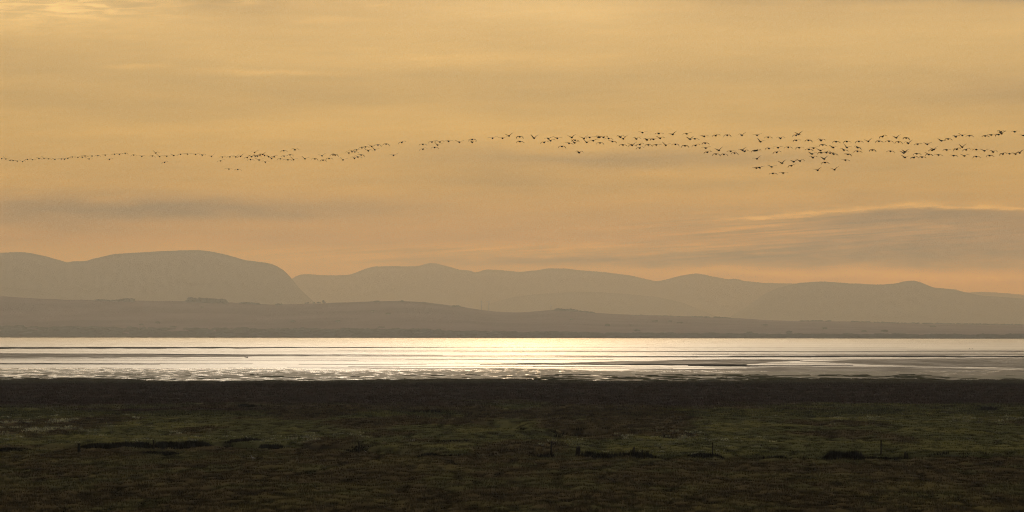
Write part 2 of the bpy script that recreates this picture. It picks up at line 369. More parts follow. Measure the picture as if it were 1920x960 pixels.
def b_tint(rough=.85, spec=.12, trans=0):
    def f(nt, b):
        a = nt.nodes.new('ShaderNodeAttribute'); a.attribute_name = 'tint'
        nt.links.new(a.outputs['Color'], b.inputs['Base Color'])
    return f
m_soil = mat('marsh_turf', (.05, .05, .03), .9, .1, b_tint())
m_grass = mat('grass_blades', (.05, .05, .03), .75, .15, b_tint())
rows = np.concatenate([np.linspace(-60, 140, 40, endpoint=False), np.geomspace(140, 775, 640)])
nc = 600
KK = np.linspace(-1.4, 1.4, nc)[None, :]
Yg = rows[:, None] + 0 * KK
Xg = np.maximum(rows, 0)[:, None] * KK * .1763 + KK * 18
Hg = height(Xg, np.maximum(Yg, .1))
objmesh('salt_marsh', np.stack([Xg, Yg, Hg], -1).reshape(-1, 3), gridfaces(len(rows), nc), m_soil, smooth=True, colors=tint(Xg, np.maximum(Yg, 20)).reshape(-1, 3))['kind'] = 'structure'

def blades(name, X, Y, n, h, spread, w, col, m=None, lean=.35):
    """grass clumps: n blades round each point, one mesh"""
    N = len(X); Z = height(X, Y)
    a = rng.random((N, n)) * 2 * np.pi; r = spread[:, None] * np.sqrt(rng.random((N, n)))
    bx = X[:, None] + r * np.cos(a); by = Y[:, None] + r * np.sin(a)
    hh = h[:, None] * (.55 + .6 * rng.random((N, n)))
    la = rng.normal(0, lean, (N, n)); lb = rng.normal(0, lean, (N, n))
    ww = w[:, None] * (.6 + .8 * rng.random((N, n))); o = rng.random((N, n)) * np.pi
    ox = np.cos(o) * ww / 2; oy = np.sin(o) * ww / 2 * .5
    z0 = Z[:, None] - .05 + 0 * a
    V = np.stack([np.stack([bx - ox, by - oy, z0], -1), np.stack([bx + ox, by + oy, z0], -1),
                  np.stack([bx + la * hh, by + lb * hh, z0 + .05 + hh], -1)], 2).reshape(-1, 3)
    Fs = np.arange(len(V)).reshape(-1, 3)
    cc = np.repeat(np.repeat(col, n, 0) * (.7 + .6 * rng.random((N * n, 1))), 3, 0)
    o_ = objmesh(name, V, Fs, m or m_grass, colors=cc * 1.3)
    return o_
def scatter(n, y0, y1, wide=1.2, power=1.0):
    Y = y0 + (y1 - y0) * rng.random(n) ** power
    return Y * .1763 * wide * (rng.random(n) * 2 - 1), Y
# near rough pasture
X, Y = scatter(30000, 150, 272, 1.22)
cl = sstep(.40, .7, fbm(X / .85, Y / 2.2, 3, 44)); keep = rng.random(len(X)) < .75 + .25 * cl; X, Y, cl = X[keep], Y[keep], cl[keep]
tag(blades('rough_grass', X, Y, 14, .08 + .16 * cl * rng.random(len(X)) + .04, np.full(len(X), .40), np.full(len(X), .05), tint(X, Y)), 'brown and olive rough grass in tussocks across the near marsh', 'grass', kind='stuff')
# sward
X, Y = scatter(26000, 255, 420, 1.22)
z4 = zones(X, Y)
fx = 960 + F * X / Y; fy = HY + F * (EYE - GZ) / Y
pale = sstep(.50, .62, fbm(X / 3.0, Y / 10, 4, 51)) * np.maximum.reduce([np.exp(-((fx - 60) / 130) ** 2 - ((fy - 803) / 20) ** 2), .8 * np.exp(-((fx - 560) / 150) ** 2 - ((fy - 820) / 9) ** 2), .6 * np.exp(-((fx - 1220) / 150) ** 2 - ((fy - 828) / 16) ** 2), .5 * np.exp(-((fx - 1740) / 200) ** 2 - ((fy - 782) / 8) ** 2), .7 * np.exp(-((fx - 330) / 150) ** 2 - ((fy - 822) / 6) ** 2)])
c = tint(X, Y); pk = (rng.random(len(X)) < pale * .8)[:, None]; c = np.where(pk, PAL['s'] * (.5 + .7 * rng.random((len(X), 1))), c)  # pale blade colour paints grass tips catching the light in these patches
tag(blades('sward', X, Y, 12, .05 + .12 * fbm(X / 3, Y / 5, 3, 52) + .12 * z4[3], np.full(len(X), .5), np.where(pk[:, 0], .22, .075), c), 'green sward with brown swathes and pale tufts painted as sunlit across the middle marsh', 'grass', kind='stuff')
# purple-brown marsh plants to the shore
X, Y = scatter(34000, 385, 770, 1.22)
ok = Y < marsh_edge(X) + 1; X, Y = X[ok], Y[ok]
tag(blades('marsh_plants', X, Y, 9, (.16 + .16 * fbm(X / 12, Y / 20, 3, 53)) * (1 - .4 * sstep(640, 720, Y)), np.full(len(X), .8), np.full(len(X), .14), tint(X, Y)), 'dull purple brown marsh plants in a wide belt along the shore', 'marsh plants', kind='stuff')
# rushes along the ditch and in the hollows
RX, RY, RH = [], [], []
def rush_run(x0, x1, ya, yb, n, h, jit=1.0):
    for _ in range(n):
        t = random.random(); px = x0 + (x1 - x0) * t; py = ya + (yb - ya) * t + random.gauss(0, jit)
        a, b_ = at(px, py, GZ); RX.append(a); RY.append(b_); RH.append(h * (.6 + .6 * random.random()) * min(1, 5 * t + .2, 5 * (1 - t) + .2))
rush_run(150, 290, 838, 838, 420, .62); rush_run(288, 395, 839, 836, 360, .66); rush_run(380, 490, 834, 824, 160, .30, .7)
rush_run(492, 526, 840, 840, 120, .45); rush_run(-60, 52, 846, 844, 140, .25, 1.5); rush_run(268, 342, 852, 851, 90, .30, 1.2)
rush_run(1000, 1090, 854, 856, 200, .45); rush_run(1082, 1235, 857, 857, 560, .75); rush_run(780, 900, 856, 855, 160, .28); rush_run(1290, 1350, 857, 858, 120, .45)
rush_run(1410, 1560, 858, 859, 220, .38); rush_run(1550, 1614, 861, 862, 380, .85); rush_run(1614, 1720, 862, 858, 200, .35); rush_run(1720, 1990, 854, 853, 240, .25)
rush_run(925, 985, 793, 804, 160, .45, 1.2); rush_run(1022, 1112, 815, 808, 260, .45, 2); rush_run(448, 478, 762, 762, 60, .5, .8); rush_run(640, 690, 837, 838, 60, .25)
rush_run(765, 850, 773, 771, 80, .3); rush_run(800, 880, 830, 828, 60, .25); rush_run(1840, 1870, 766, 766, 40, .5)
RX, RY, RH = map(np.array, (RX, RY, RH)); rc = np.array([.016, .014, .009]) * (.7 + .6 * rng.random((len(RX), 1)))
tag(blades('rushes', RX, RY, 26, RH * .85, np.full(len(RX), .5), np.full(len(RX), .07), rc, lean=.16), 'dark brown rushes lining the ditch and the hollows of the marsh', 'rushes', kind='stuff')

# low clumps of saltmarsh turf on the shore flat
V, Fs = [], []
for i in range(560):
    d = 738 + 110 * random.random() ** 1.6; x = d * .1763 * 1.2 * random.uniform(-1, 1)
    if i % 3: x = x * .35 + d * .1763 * .45
    r = random.uniform(.5, 2.6); h = random.uniform(.06, .22); n0 = len(V)
    for k in range(9):
        a = k * math.tau / 9; q = r * random.uniform(.7, 1.25); V.append((x + q * math.cos(a) * 1.7, d + q * math.sin(a) * 1.1, -.1))
    for k in range(9):
        a = k * math.tau / 9; q = r * .72 * random.uniform(.7, 1.2); V.append((x + q * math.cos(a) * 1.7, d + q * math.sin(a) * 1.1, .12 + h * random.uniform(.7, 1.1)))
    for k in range(9): j = (k + 1) % 9; Fs.append((n0 + k, n0 + j, n0 + 9 + j, n0 + 9 + k))
    Fs.append(tuple(n0 + 9 + k for k in range(9)))
def b_turf(nt, b):
    x, y, z = posn(nt); n = noise(comb(x * .3, y * .3, z), 1, 3)
    nt.links.new(mixc(n.smooth(.35, .65), (.09, .095, .045), (.14, .14, .06)), b.inputs['Base Color'])
m_turf = mat('salting_turf', (.05, .05, .03), .9, .08, b_turf)
tag(objmesh('turf_clumps', V, Fs, m_turf), 'low olive turf clumps scattered over the wet shore flat', 'turf', kind='stuff')

# ------------------------------------------------------------------ hills
def b_hill(c1, c2, s):
    def f(nt, b):
        x, y, z = posn(nt)
        n = noise(comb(x * (1 / s), y * (1 / s), z * (3 / s)), 1, 5, .6)
        nt.links.new(mixc(n.smooth(.38, .62), c1, c2), b.inputs['Base Color'])
    return f
m_moor = mat('moorland', (.05, .05, .03), .95, .05, b_hill((.045, .042, .028), (.065, .06, .035), 900))
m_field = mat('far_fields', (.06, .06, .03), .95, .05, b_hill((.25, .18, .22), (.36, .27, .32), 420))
def ridge(name, pts, D, m, front=.10, back=.14, amp=.06, foot=0.0, D0=None, nx=260, ny=26, seed=1):
    xs = np.linspace(pts[0][0], pts[-1][0], nx); ys = np.interp(xs, [p[0] for p in pts], [p[1] for p in pts])
    ker = np.array([1, 2, 3, 2, 1.]) / 9; yp = np.pad(ys, 2, mode='edge'); ys = np.convolve(yp, ker, 'valid')
    ys = ys + (fbm(xs / 14, xs * 0 + seed, 3, seed) - .5) * 1.0
    ZR = EYE + D * (HY - ys) / F; V = []
    tt = np.concatenate([np.linspace(0, 1, ny), 1 + np.linspace(0, 1, 8)[1:]])
    for t in tt:
        if t <= 1:
            d0 = D * (1 - front) if D0 is None else np.interp(xs, [0, 1920], D0)
            d = d0 + (D - d0) * t; prof = t ** 1.25
        else: d = D + D * back * (t - 1); prof = 1 - (t - 1) ** 1.5
        d = d + xs * 0
        XX = D * (xs - 960) / F * (d / D)
        z = foot + (ZR - foot) * prof
        nz = (fbm(XX / (D * .012), d / (D * .012), 4, seed + 3) - .5) * (ZR.max()) * amp * 4 * math.sin(math.pi * min(t, 1)) if t < 1 else 0
        V.append(np.stack([XX, d, np.maximum(z + nz, foot)], -1))
    V = np.array(V).reshape(-1, 3)
    o = objmesh(name, V, gridfaces(len(tt), nx), m, smooth=True); o['kind'] = 'structure'; return o
near = [(-250, 546), (0, 555), (60, 559), (130, 562), (220, 563), (250, 563), (290, 565), (350, 564), (425, 567), (480, 569), (515, 571.5), (560, 570), (600, 569), (640, 567), (700, 565), (750, 564.5), (790, 566), (830, 571), (870, 576), (900, 581), (940, 585), (970, 586), (1000, 584), (1040, 581), (1080, 583), (1120, 587), (1180, 590), (1240, 592), (1290, 593.5), (1340, 595), (1390, 597), (1440, 600), (1480, 602), (1540, 602), (1600, 603), (1680, 606), (1760, 607), (1840, 608), (1920, 609), (2200, 612)]
DN = 11500
ridge('hills', near, DN, m_field, D0=(9340, 7050), foot=.4, amp=.015, back=.08, nx=420, ny=30, seed=5)
m1 = [(-300, 500), (-150, 480), (0, 474), (30, 472.5), (50, 473), (85, 480), (105, 486), (128, 492.5), (136, 489.5), (160, 490), (175, 485), (215, 476), (250, 474), (290, 471.5), (345, 469), (372, 469), (400, 472), (430, 479), (460, 488), (505, 493), (520, 499), (535, 509), (548, 524), (562, 541), (578, 556), (640, 612)]
ridge('mountains', m1, 19500, m_moor, seed=11, nx=340)
m2 = [(440, 610), (500, 560), (535, 532), (548, 522), (560, 515.5), (575, 513.5), (600, 516), (650, 516), (665, 512), (680, 506), (700, 499.5), (740, 499), (785, 499), (800, 493.5), (815, 493), (830, 497), (850, 502), (862, 506), (875, 506), (893, 511.5), (910, 505), (935, 506), (975, 510), (1010, 506.5), (1025, 503), (1060, 503.5), (1090, 507), (1140, 511), (1180, 516), (1210, 523), (1232, 527.5), (1250, 524), (1275, 517), (1305, 512), (1330, 517), (1350, 521), (1365, 524), (1378, 522), (1395, 527), (1430, 530), (1500, 532), (1600, 545), (1700, 580), (1760, 610)]
ridge('mountains', m2, 25000, m_moor, seed=17, nx=420)
m3 = [(1340, 612), (1400, 575), (1430, 553), (1460, 539), (1500, 530), (1540, 527.5), (1590, 531), (1650, 533.5), (1680, 531.5), (1697, 527), (1713, 525.5), (1730, 531), (1750, 539), (1780, 542), (1810, 548), (1840, 554), (1920, 560), (2250, 590)]
ridge('mountains', m3, 21000, m_moor, seed=23)
m4 = [(1440, 560), (1500, 536), (1600, 534), (1700, 536), (1760, 540), (1790, 542), (1812, 549), (1840, 547), (1880, 549), (1920, 553), (2250, 572)]
ridge('mountains', m4, 27500, m_moor, seed=29, back=.04)
m5 = [(860, 612), (890, 588), (920, 569), (960, 557), (1000, 552), (1060, 548), (1100, 547), (1160, 550), (1230, 556), (1280, 567), (1340, 592), (1380, 612)]
ridge('mountains', m5, 22000, m_moor, seed=31, front=.07, back=.07, nx=160)
m6 = [(-300, 525), (-120, 530), (0, 538), (60, 543), (120, 556), (160, 575), (200, 605)]
ridge('mountains', m6, 18300, m_moor, seed=37, front=.06, back=.06, nx=120)

# far woods on the hills: crowns of uneven outline on trunks
def ico():
    bm = bmesh.new(); bmesh.ops.create_icosphere(bm, subdivisions=2, radius=1)
    v = np.array([p.co[:] for p in bm.verts]); f = np.array([[q.index for q in p.verts] for p in bm.faces]); bm.free(); return v, f
IV, IF = ico()
def crown(loc, r, h, seed):
    rs = np.random.default_rng(seed)
    v = IV * (1 + .32 * rs.normal(size=(len(IV), 1)).clip(-1, 1)) * np.array([r, r, h * .46]) + np.array([0, 0, h * .56])
    return v + np.array(loc)
def trunk(loc, r, h):
    a = np.arange(6) * math.tau / 6; b_ = np.stack([np.cos(a) * r, np.sin(a) * r, 0 * a - 2], -1); t = np.stack([np.cos(a) * r * .5, np.sin(a) * r * .5, 0 * a + h * .5], -1)
    f = [(i, (i + 1) % 6, 6 + (i + 1) % 6, 6 + i) for i in range(6)]
    return np.concatenate([b_, t]) + np.array(loc), f
m_leaf = mat('far_foliage', (.03, .033, .02), .95, .03); m_bark = mat('bark', (.05, .04, .03), .9, .05)
def ridge_z(px): 
    return EYE + DN * (HY - np.interp(px, [p[0] for p in near], [p[1] for p in near])) / F
def slope_pt(px, t):
    d0 = np.interp(px, [0, 1920], [9340, 7050]); d = d0 + (DN - d0) * t; z = .4 + (ridge_z(px) - .4) * t ** 1.25
    return (d * (px - 960) / F, d, z)
VV, FF = [], []; n0 = 0
def addtree(px, t, h, r):
    global n0
    loc = slope_pt(px, t); v = crown((loc[0], loc[1] + random.uniform(-20, 20), loc[2] - 2), r, h, random.randrange(10 ** 6)); VV.append(v); FF.append(IF + n0); n0 += len(v)
for x0, x1, h0, n in [(176, 220, 5, 26), (220, 252, 9, 30), (351, 424, 13, 300), (448, 486, 6, 30), (517, 529, 8, 12), (1040, 1083, 8, 40), (1083, 1120, 5, 20), (700, 712, 6, 10), (748, 761, 6, 10), (790, 800, 3, 6), (845, 870, 5, 14),
                      (1290, 1370, 5, 34), (1500, 1560, 5, 30), (1590, 1700, 5, 40), (1700, 1920, 5, 70), (1180, 1290, 3.5, 30)]:
    for _ in range(n):
        px = random.uniform(x0, x1); e = min(1, (px - x0) / 8 + .45, (x1 - px) / 8 + .45)
        addtree(px, random.uniform(.965, 1.0), h0 * e * random.uniform(.85, 1.25), random.uniform(5, 10))
for _ in range(4200):
    px = random.uniform(-260, 2180); lim = np.interp(px, [0, 700, 1100, 1920], [.30, .24, .16, .14])
    t = random.random() ** 1.5 * lim
    if fbm(np.array([px / 40.]), np.array([t * 18]), 3, 61)[0] < .30: continue
    addtree(px, t + .004, random.uniform(6, 10), random.uniform(12, 22))
for _ in range(160):
    px = random.uniform(-260, 2180); t = random.random()
    if fbm(np.array([px / 55.]), np.array([t * 10]), 3, 62)[0] < .60: continue
    addtree(px, t, random.uniform(6, 10), random.uniform(7, 12))
tag(objmesh('woodland', np.concatenate(VV), np.concatenate(FF), m_leaf), 'dark distant woods along the far shore and on the low hills', 'woodland', kind='stuff')

def lone_tree(px, h, r, label):
    loc = slope_pt(px, .998); o = empty('tree', loc)
    v = crown((0, 0, 0), r, h, int(px)); objmesh('crown', v, IF, m_leaf, o); tv, tf = trunk((0, 0, 0), .8, h); objmesh('trunk', tv, tf, m_bark, o)
    tag(o, label, 'tree', 'lone trees on the low hill crest')
for a in [(573, 5, 4, 'first tiny tree from the left in the row of crest trees below the mountain gap'), (577, 6, 5, 'second tiny tree in the row of crest trees below the mountain gap'), (589, 5.5, 4, 'third tiny tree, mid row, of the crest trees below the mountain gap'),
          (596, 6.5, 5, 'fourth tiny tree in the row of crest trees below the mountain gap'), (600, 5, 4, 'tiny tree just left of the tallest one in the crest row'), (606, 12, 4.5, 'tallest of the row of crest trees below the mountain gap'), (609, 6, 4, 'last tree at the right end of the crest row below the mountain gap')]:
    lone_tree(*a)

# wind turbines
m_turb = mat('turbine_paint', (.30, .30, .30), .6, .2)
def tube(p0, p1, r0, r1, n=8, cap=True):
    p0, p1 = Vector(p0), Vector(p1); d = (p1 - p0).normalized(); a = d.orthogonal().normalized(); b_ = d.cross(a)
    V = [p + (a * math.cos(k * math.tau / n) + b_ * math.sin(k * math.tau / n)) * r for p, r in ((p0, r0), (p1, r1)) for k in range(n)]
    Fs = [(k, (k + 1) % n, n + (k + 1) % n, n + k) for k in range(n)]
    if cap: Fs += [tuple(range(n))[::-1], tuple(range(n, 2 * n))]
    return V, Fs
def turbine(px, base_y, hub_y, blade, rot, label, nb=3):
    x, y, z = sight(px, base_y, DN - 60); h = (base_y - hub_y) * DN / F
    o = empty('wind_turbine', (x, y, z - 3)); tag(o, label, 'wind turbine', 'wind turbines on the low hill')
    objmesh('tower', *tube((0, 0, 0), (0, 0, h + 3), 1.5, .9, 10), m_turb, o)
    objmesh('nacelle', *tube((0, -3, h + 4), (0, 4, h + 4), 1.2, 1.0, 8), m_turb, o)
    for k in range(nb):
        a = rot + k * math.tau / nb; dx_, dz_ = math.cos(a), math.sin(a); nx_, nz_ = -dz_, dx_
        c = Vector((0, -3.3, h + 4)); V = []
        for t, w in ((.0, .5), (.12, 1.0), (.5, .75), (1, .25)):
            q = c + Vector((dx_, 0, dz_)) * blade * t
            for s_, yy_ in ((-1, -.18), (1, -.1), (1, .1), (-1, .18)): V.append(q + Vector((nx_ * w * s_ * .7, yy_, nz_ * w * s_ * .7)))
        Fs = [(i * 4 + j, i * 4 + (j + 1) % 4, i * 4 + 4 + (j + 1) % 4, i * 4 + 4 + j) for i in range(3) for j in range(4)] + [(3, 2, 1, 0), (12, 13, 14, 15)]
        objmesh('blade', V, Fs, m_turb, o)
turbine(903, 581.5, 565.5, 13, R(80), 'left one of the two tall wind turbines on the hill slope')
turbine(916.5, 582.5, 566.5, 13, R(50), 'right one of the two tall wind turbines on the hill slope')
turbine(1033, 582, 572.5, 8, R(100), 'short wind turbine beside the crest wood, apart from the tall pair')

# farm buildings, pale specks on the far shore
m_wall = mat('whitewash', (.6, .58, .52), .8, .1); m_slate = mat('slate', (.09, .09, .1), .7, .1); m_open = mat('dark_window', (.02, .02, .025), .2, .4)
def farmhouse(px, t, w, h, label):
    loc = slope_pt(px, t); o = empty('farmhouse', (loc[0], loc[1] - 25, loc[2] - .5)); d = 7
    tag(o, label, 'house', 'farmhouses on the far side')
    V = [(-w/2, -d/2, -3), (w/2, -d/2, -3), (w/2, d/2, -3), (-w/2, d/2, -3), (-w/2, -d/2, h), (w/2, -d/2, h), (w/2, d/2, h), (-w/2, d/2, h), (-w/2, 0, h + 2.6), (w/2, 0, h + 2.6)]
    objmesh('wall', V, [(0, 1, 5, 4), (2, 3, 7, 6), (1, 2, 6, 9, 5), (3, 0, 4, 8, 7)], m_wall, o)
    e = .4; V = [(-w/2 - e, -d/2 - e, h - .2), (w/2 + e, -d/2 - e, h - .2), (w/2 + e, 0, h + 2.9), (-w/2 - e, 0, h + 2.9), (w/2 + e, d/2 + e, h - .2), (-w/2 - e, d/2 + e, h - .2)]
    V += [(a, b_, c_ + .25) for a, b_, c_ in V]
    objmesh('roof', V, [(0, 1, 2, 3), (3, 2, 4, 5), (6, 7, 8, 9), (9, 8, 10, 11), (0, 1, 7, 6), (4, 5, 11, 10), (1, 2, 8, 7), (2, 4, 10, 8), (5, 3, 9, 11), (3, 0, 6, 9)], m_slate, o)
    for k in (-.3, .3):
        c_ = k * w; objmesh('window', [(c_ - .6, -d/2 - .05, h*.35), (c_ + .6, -d/2 - .05, h*.35), (c_ + .6, -d/2 - .05, h*.7), (c_ - .6, -d/2 - .05, h*.7)] + [(c_ - .6, -d/2 + .05, h*.35), (c_ + .6, -d/2 + .05, h*.35), (c_ + .6, -d/2 + .05, h*.7), (c_ - .6, -d/2 + .05, h*.7)], [(0, 1, 2, 3), (0, 1, 5, 4), (1, 2, 6, 5), (2, 3, 7, 6), (3, 0, 4, 7)], m_open, o)
farmhouse(1115, .05, 11, 5, 'small pale farmhouse low on the far shore'); farmhouse(700, .72, 10, 4, 'small pale farmhouse high on the left hill slope')

# ------------------------------------------------------------------ haze
bm = bmesh.new(); bmesh.ops.create_cube(bm, size=1)
me = bpy.data.meshes.new('haze'); bm.to_mesh(me); bm.free(); hz = bpy.data.objects.new('haze', me); C.objects.link(hz)
hz.scale = (24000, 34000, 654 + 4); hz.location = (0, 16500, (654 - 4) / 2)
mh = bpy.data.materials.new('haze'); mh.use_nodes = True; mh.node_tree.nodes.clear()
oo = mh.node_tree.nodes.new('ShaderNodeOutputMaterial'); pv = mh.node_tree.nodes.new('ShaderNodeVolumePrincipled')
pv.inputs['Color'].default_value = (.475, .53, .60, 1); pv.inputs['Absorption Color'].default_value = (1, .50, 0, 1)
pv.inputs['Density'].default_value = 1.2e-4; pv.inputs['Anisotropy'].default_value = .58
mh.node_tree.links.new(pv.outputs[0], oo.inputs['Volume']); me.materials.append(mh)
tag(hz, kind='stuff')

# ------------------------------------------------------------------ posts, stump, small things on the marsh
def b_wood(nt, b):
    x, y, z = posn(nt); n = noise(comb(x * 30, y * 30, z * 4), 1, 4)
    nt.links.new(mixc(n, (.03, .025, .02), (.07, .058, .045)), b.inputs['Base Color'])
m_wood = mat('weathered_wood', (.05, .04, .03), .85, .1, b_wood)
def hat(px, py, off=0):
    x, y = at(px, py, GZ); z = float(height(np.array([x]), np.array([y]))[0]); return x, y, z
def post(px, top, base, w, lean, label, name='fence_post', cat='post', group='posts standing along the marsh ditch'):
    x, y, z = hat(px, base); h = (EYE + y * (HY - top) / F) - z; h = max(h, .35)
    V = []; n = 8; lv = [(-.3, 1.1), (0, 1.05), (h * .35, 1), (h * .7, .95), (h - .05, .9), (h, .55)]
    for zz, s_ in lv:
        for k in range(n):
            a = k * math.tau / n + .3; rr = w / 2 * s_ * (1 + .12 * math.sin(3 * a + zz * 3))
            V.append((lean * max(zz, 0) + rr * math.cos(a), rr * math.sin(a), zz))
    Fs = [(i * n + k, i * n + (k + 1) % n, i * n + n + (k + 1) % n, i * n + n + k) for i in range(len(lv) - 1) for k in range(n)] + [tuple(range((len(lv) - 1) * n, len(lv) * n))]
    o = objmesh(name, V, Fs, m_wood); o.location = (x, y, z); tag(o, label, cat, group); return o
post(288, 825, 843, .17, -.02, 'dark post between the two dark rush banks at the left ditch')
post(673, 828, 853, .13, 0, 'thin tall post alone on the green sward, left of the middle')
post(1033, 827, 854, .15, .02, 'tall post at the left end of the long dark ditch rushes')
post(1189, 838, 856, .16, 0, 'short thick post at the right end of the long dark ditch rushes')
post(1336, 829, 852, .10, .02, 'thin post in the dark green hollow right of the middle')
post(1652, 825, 851, .12, 0, 'thin post standing on the sward right of the oval rush patch')
post(1696, 848, 857, .16, .04, 'left stub of the two low stubs beside the right ditch')
post(1702, 849, 857, .14, -.05, 'right stub of the two low stubs beside the right ditch')
def stump(px, top, base, w, label):
    x, y, z = hat(px, base); h = (EYE + y * (HY - top) / F) - z; V = []; n = 12
    for zz, s_ in [(-.3, 1.5), (0, 1.35), (h * .3, 1.02), (h * .7, .9), (h * .95, .8), (h, .6)]:
        for k in range(n):
            a = k * math.tau / n; rr = w / 2 * s_ * (1 + .15 * math.sin(2 * a + 1) + .1 * math.sin(5 * a + zz * 2))
            V.append((rr * math.cos(a) + (.1 * zz), rr * math.sin(a), zz + (.12 * math.sin(a * 3) if zz > h * .9 else 0)))
    Fs = [(i * n + k, i * n + (k + 1) % n, i * n + n + (k + 1) % n, i * n + n + k) for i in range(5) for k in range(n)] + [tuple(range(5 * n, 6 * n))]
    o = objmesh('tree_stump', V, Fs, m_wood); o.location = (x, y, z); tag(o, label, 'stump')
stump(1081, 838, 857, .42, 'broad dark stump standing in the ditch rushes')
# small dark shrub at the left end of the ditch
def shrub(px, base, h, r, label):
    x, y, z = hat(px, base); o = empty('shrub', (x, y, z)); tag(o, label, 'shrub')
    V, Fs = [], []
    for i in range(420):
        a = random.random() * math.tau; el_ = random.random(); rr = r * math.sqrt(random.random()) * (1 - .5 * el_)
        c_ = Vector((rr * math.cos(a), rr * math.sin(a), .1 + el_ * h)); n1 = len(V)
        d1 = Vector((random.gauss(0, 1), random.gauss(0, 1), random.gauss(0, 1))).normalized() * .05; d2 = d1.orthogonal().normalized() * .03
        V += [c_ - d1, c_ + d2, c_ + d1, c_ - d2]; Fs.append((n1, n1 + 1, n1 + 2, n1 + 3))
    objmesh('crown', V, Fs, m_leaf, o)
    V, Fs = [], []
    for k in range(6):
        v_, f_ = tube((0, 0, -.1), (random.gauss(0, r * .5), random.gauss(0, r * .5), h * .8), .025, .01, 5); n1 = len(V); V += v_; Fs += [tuple(q + n1 for q in f) for f in f_]
    objmesh('stem', V, Fs, m_bark, o)
shrub(148, 850, .75, .16, 'narrow dark shrub at the left end of the ditch')

# ------------------------------------------------------------------ birds
m_goose = mat('goose_plumage', (.016, .013, .011), .9, .05)
m_white = mat('white_plumage', (.85, .84, .80), .6, .2)
m_wader = mat('dark_plumage', (.05, .045, .04), .8, .1)
WING = {'u': (38, 42, 34), 'h': (17, 22, 12), 'l': (9, 3, -8), 'd': (4, -16, -36), 'D': (8, -28, -58), 'm': (40, 8, -30)}
def loft(secs, n=8):
    """closed body along y: (y, z, rx, rz)"""
    V = [(rx * math.cos(k * math.tau / n), y, z + rz * math.sin(k * math.tau / n)) for y, z, rx, rz in secs for k in range(n)]
    Fs = [(i * n + k, i * n + (k + 1) % n, i * n + n + (k + 1) % n, i * n + n + k) for i in range(len(secs) - 1) for k in range(n)]
    Fs += [tuple(range(n))[::-1], tuple(range((len(secs) - 1) * n, len(secs) * n))]
    return V, Fs
def goose_mesh(code):
    V, Fs = loft([(-.34, .01, .015, .008), (-.30, .01, .05, .014), (-.22, 0, .06, .045), (-.10, -.01, .115, .11), (.03, -.015, .125, .12), (.14, 0, .095, .09), (.22, .015, .042, .045), (.33, .03, .028, .03), (.40, .038, .030, .034), (.44, .038, .034, .036), (.48, .03, .018, .018), (.52, .024, .006, .008)])
    for side, w in ((-1, code[0]), (1, code[1])):
        x, z = .045, .04; st = [(x, z, .03, .17, -.13)]
        for ang_, ln, (yf, yr) in zip(WING[w], (.22, .24, .27), ((.15, -.11), (.10, -.12), (-.06, -.12))):
            for h_ in (.5, 1):
                x += ln / 2 * math.cos(R(ang_)); z += ln / 2 * math.sin(R(ang_))
                a, b_ = st[-1][3], st[-1][4]
                tgt = (yf, yr) if h_ == 1 else ((a + yf) / 2 + .012, (b_ + yr) / 2)
                st.append((x, z, .014, tgt[0], tgt[1]))
        n1 = len(V)
        for x_, z_, th, yf, yr in st:
            V += [(side * x_, yf, z_ - .008), (side * x_, yf * .55 + yr * .45, z_ + th), (side * x_, yr, z_ + .012), (side * x_, yf * .55 + yr * .45, z_ - th * .5)]
        for i in range(len(st) - 1):
            for k in range(4):
                f = (n1 + i * 4 + k, n1 + i * 4 + (k + 1) % 4, n1 + i * 4 + 4 + (k + 1) % 4, n1 + i * 4 + 4 + k)
                Fs.append(f if side > 0 else f[::-1])
        e = n1 + (len(st) - 1) * 4; Fs.append((e, e + 1, e + 2, e + 3))
    me = bpy.data.meshes.new('goose_' + code); me.from_pydata(V, [], Fs); me.update(); me.materials.append(m_goose)
    me.polygons.foreach_set('use_smooth', [True] * len(me.polygons)); return me
